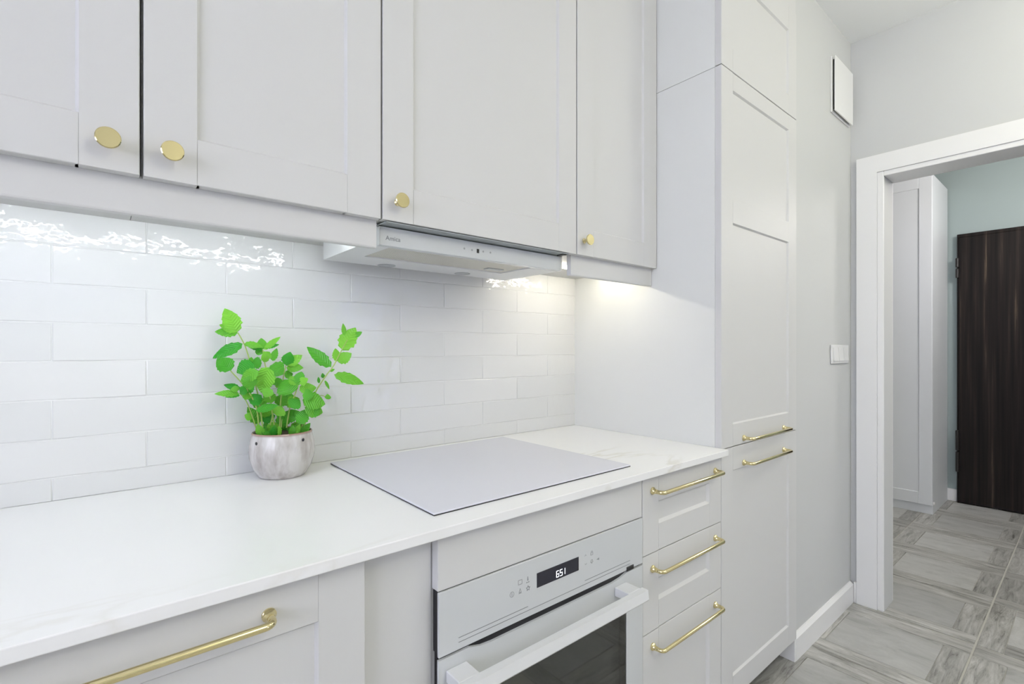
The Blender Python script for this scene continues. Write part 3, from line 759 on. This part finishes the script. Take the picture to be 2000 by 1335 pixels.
for l in ((612, 492, 638, 402, 78), (615, 492, 712, 420, 72), (612, 505, 722, 502, 70), (600, 560, 655, 545, 66), (590, 590, 520, 610, 60), (585, 640, 555, 590, 60)): leaf(S4, *l, dep=.01)
S5 = stem([(615, 905), (635, 780), (665, 700), (695, 620)], dep=-.03)
for l in ((650, 680, 595, 590, 140), (700, 612, 752, 578, 60), (692, 605, 712, 530, 66), (698, 655, 812, 632, 82), (690, 620, 640, 560, 70), (640, 770, 700, 720, 90)): leaf(S5, *l, dep=-.03)
S6 = stem([(715, 900), (765, 780), (810, 665), (870, 570), (930, 490), (985, 385), (1022, 318)], .0021, .0011, dep=.01)
for l in ((985, 392, 1068, 238, 120), (1000, 290, 995, 212, 36), (1065, 300, 1116, 264, 44), (952, 465, 945, 378, 58), (958, 468, 1042, 408, 84), (915, 502, 758, 370, 82), (930, 550, 1128, 606, 84), (862, 575, 855, 545, 26), (870, 590, 902, 648, 22), (832, 610, 828, 568, 20), (905, 530, 935, 515, 20)): leaf(S6, *l, dep=.008)
S8 = stem([(730, 905), (760, 830), (800, 740), (845, 690), (893, 715)], .0014, .0008, dep=-.02)
for l in ((895, 718, 888, 684, 40), (720, 720, 872, 735, 128), (735, 770, 858, 800, 105), (720, 690, 792, 682, 82), (700, 885, 742, 785, 82), (760, 830, 830, 770, 80)): leaf(S8, *l, dep=-.035)
S9 = stem([(500, 905), (520, 830), (512, 770)], .0016, .0012, dep=-.03)
for l in ((545, 888, 660, 800, 92), (408, 792, 555, 755, 52), (590, 730, 685, 715, 100), (445, 855, 535, 820, 82), (370, 745, 445, 690, 84), (432, 882, 362, 772, 74), (388, 842, 338, 820, 56), (545, 825, 580, 765, 90), (640, 892, 735, 880, 42), (480, 902, 565, 888, 52), (500, 830, 460, 760, 100), (600, 850, 700, 800, 90), (450, 780, 420, 700, 90), (560, 760, 600, 690, 90), (680, 770, 640, 700, 90), (520, 740, 480, 660, 80)): leaf(S9, *l, dep=rl.uniform(-.04, .025))

# short shoots that fill the mouth of the pot
S10 = stem([(580, 905), (582, 870), (585, 850)], .0014, .001, 0)
for k in range(44):
    a = rl.uniform(0, 2*PI); r = .012+.046*math.sqrt(rl.random()); base = Vector((math.cos(a)*r*.8, math.sin(a)*r*.8, .096))
    tip = Vector((math.cos(a)*(r+rl.uniform(-.004, .012)), math.sin(a)*(r+rl.uniform(-.004, .012)), rl.uniform(.108, .126)))
    if tip.y+py > -.014: continue
    me, wid = rl.choice(LM); yv = (tip-base).normalized(); L_ = (tip-base).length
    tw = (-vd+Vector((rl.uniform(-.6, .6), rl.uniform(-.3, .3), .7))).normalized(); zv = (tw-yv*tw.dot(yv)).normalized(); xv = yv.cross(zv)
    o = bpy.data.objects.new('leaf', me); C.objects.link(o); o.parent = S10
    wd_ = rl.uniform(.013, .020)
    o.matrix_basis = Matrix.Translation(base) @ Matrix((xv, yv, zv)).transposed().to_4x4() @ Matrix.Diagonal((wd_/wid, L_, wd_, 1))

# ---- wall fittings by the doorway
vt = thing('air_vent', 'square white ventilation cover high on the wall near the door', 'vent', (2.543, YW, 2.2))
b = new(); box(b, 2.428, 2.664, YW-.007, YW-.0005, 2.206, 2.446, .001); obj('vent_base', b, M['trim'], vt)
b = new(); box(b, 2.441, 2.655, YW-.0148, YW-.0072, 2.219, 2.436); obj('vent_gap_shade', b, M['black'], vt)  # solid black block put in as the shade of the gap behind the cover
b = new(); box(b, 2.430, 2.664, YW-.020, YW-.0150, 2.208, 2.446, .001); obj('vent_cover', b, M['trim'], vt)
sw = thing('light_switch', 'white triple rocker light switch on the wall beside the door casing', 'light switch', (2.535, YW, 1.115))
b = new(); box(b, 2.424, 2.646, YW-.008, YW-.0005, 1.114, 1.197, .003, 2); obj('frame', b, M['switch'], sw)
for k in range(3):
    x = 2.4395+k*.0655; b = new(); prism(b, [(YW-.0082, 1.126), (YW-.0130, 1.126), (YW-.0095, 1.185), (YW-.0082, 1.185)], 'x', x, x+.060); obj('rocker', b, M['switch'], sw)

# ---- hall furniture
wd = thing('wardrobe', 'tall white wardrobe seen through the doorway in the hall', 'wardrobe', (4.78, -.2, 0))
WX, WY = 4.512, -.577
b = new(); box(b, WX+.021, XH-.016, WY, .45, .0005, 2.42); obj('body', b, M['outside'], wd)
def xfront(x, y0, y1, z0, z1, parent):
    bm = new(); box(bm, x+.006, x+.019, y0+.003, y1-.003, z0+.003, z1-.003); d = obj('door', bm, M['outside'], parent)
    for ya, yb in ((y0, y0+.075), (y1-.075, y1)):
        obj('stile', box(new(), x, x+.020, ya, yb, z0, z1, .0025), M['outside'], d)
    for za, zb in ((z0, z0+.085), (z1-.085, z1)):
        obj('rail', box(new(), x, x+.020, y0+.0745, y1-.0745, za, zb, .0025), M['outside'], d)
    return d
xfront(WX, WY, -.07, .066, 2.415, wd); xfront(WX, -.066, .45, .066, 2.415, wd)
b = new(); lathe(b, [(.011, 0), (.011, .006), (.006, .009)], 14, Matrix.Translation((WX+.045, WY-.0002, .075)) @ Matrix.Rotation(PI/2, 4, 'X')); obj('cover_cap', b, M['trim'], wd, True)

ed = thing('entry_door', 'dark brown striped wood entrance door at the end of the hall', 'door', (5.04, -1.1, 0))
ey0, ey1 = -.636, -1.62
b = new(); box(b, XH-.045, XH-.0005, ey1, ey0, 2.027, 2.052, .002); box(b, XH-.045, XH-.0005, ey0-.010, ey0, .002, 2.027, .002); box(b, XH-.045, XH-.0005, ey1, ey1+.01, .002, 2.027, .002); obj('door_frame', b, M['darkwood'], ed)
b = new(); box(b, XH-.050, XH-.0005, ey1+.0105, ey0-.0105, .008, 2.0265, .002); obj('door_leaf', b, M['darkwood'], ed)
for z0, z1 in ((1.715, 1.875), (.235, .560)):
    b = new(); bx_ = XH-.058
    n = 2
    for k in range(n):
        za = z0+(z1-z0)*k/n+.003; zb = z0+(z1-z0)*(k+1)/n-.003
        lathe(b, [(.004, za), (.011, za+.004), (.011, zb-.004), (.004, zb)], 14, Matrix.Translation((bx_, ey0-.004, 0)))
    obj('hinge', b, M['hinge'], ed, True)
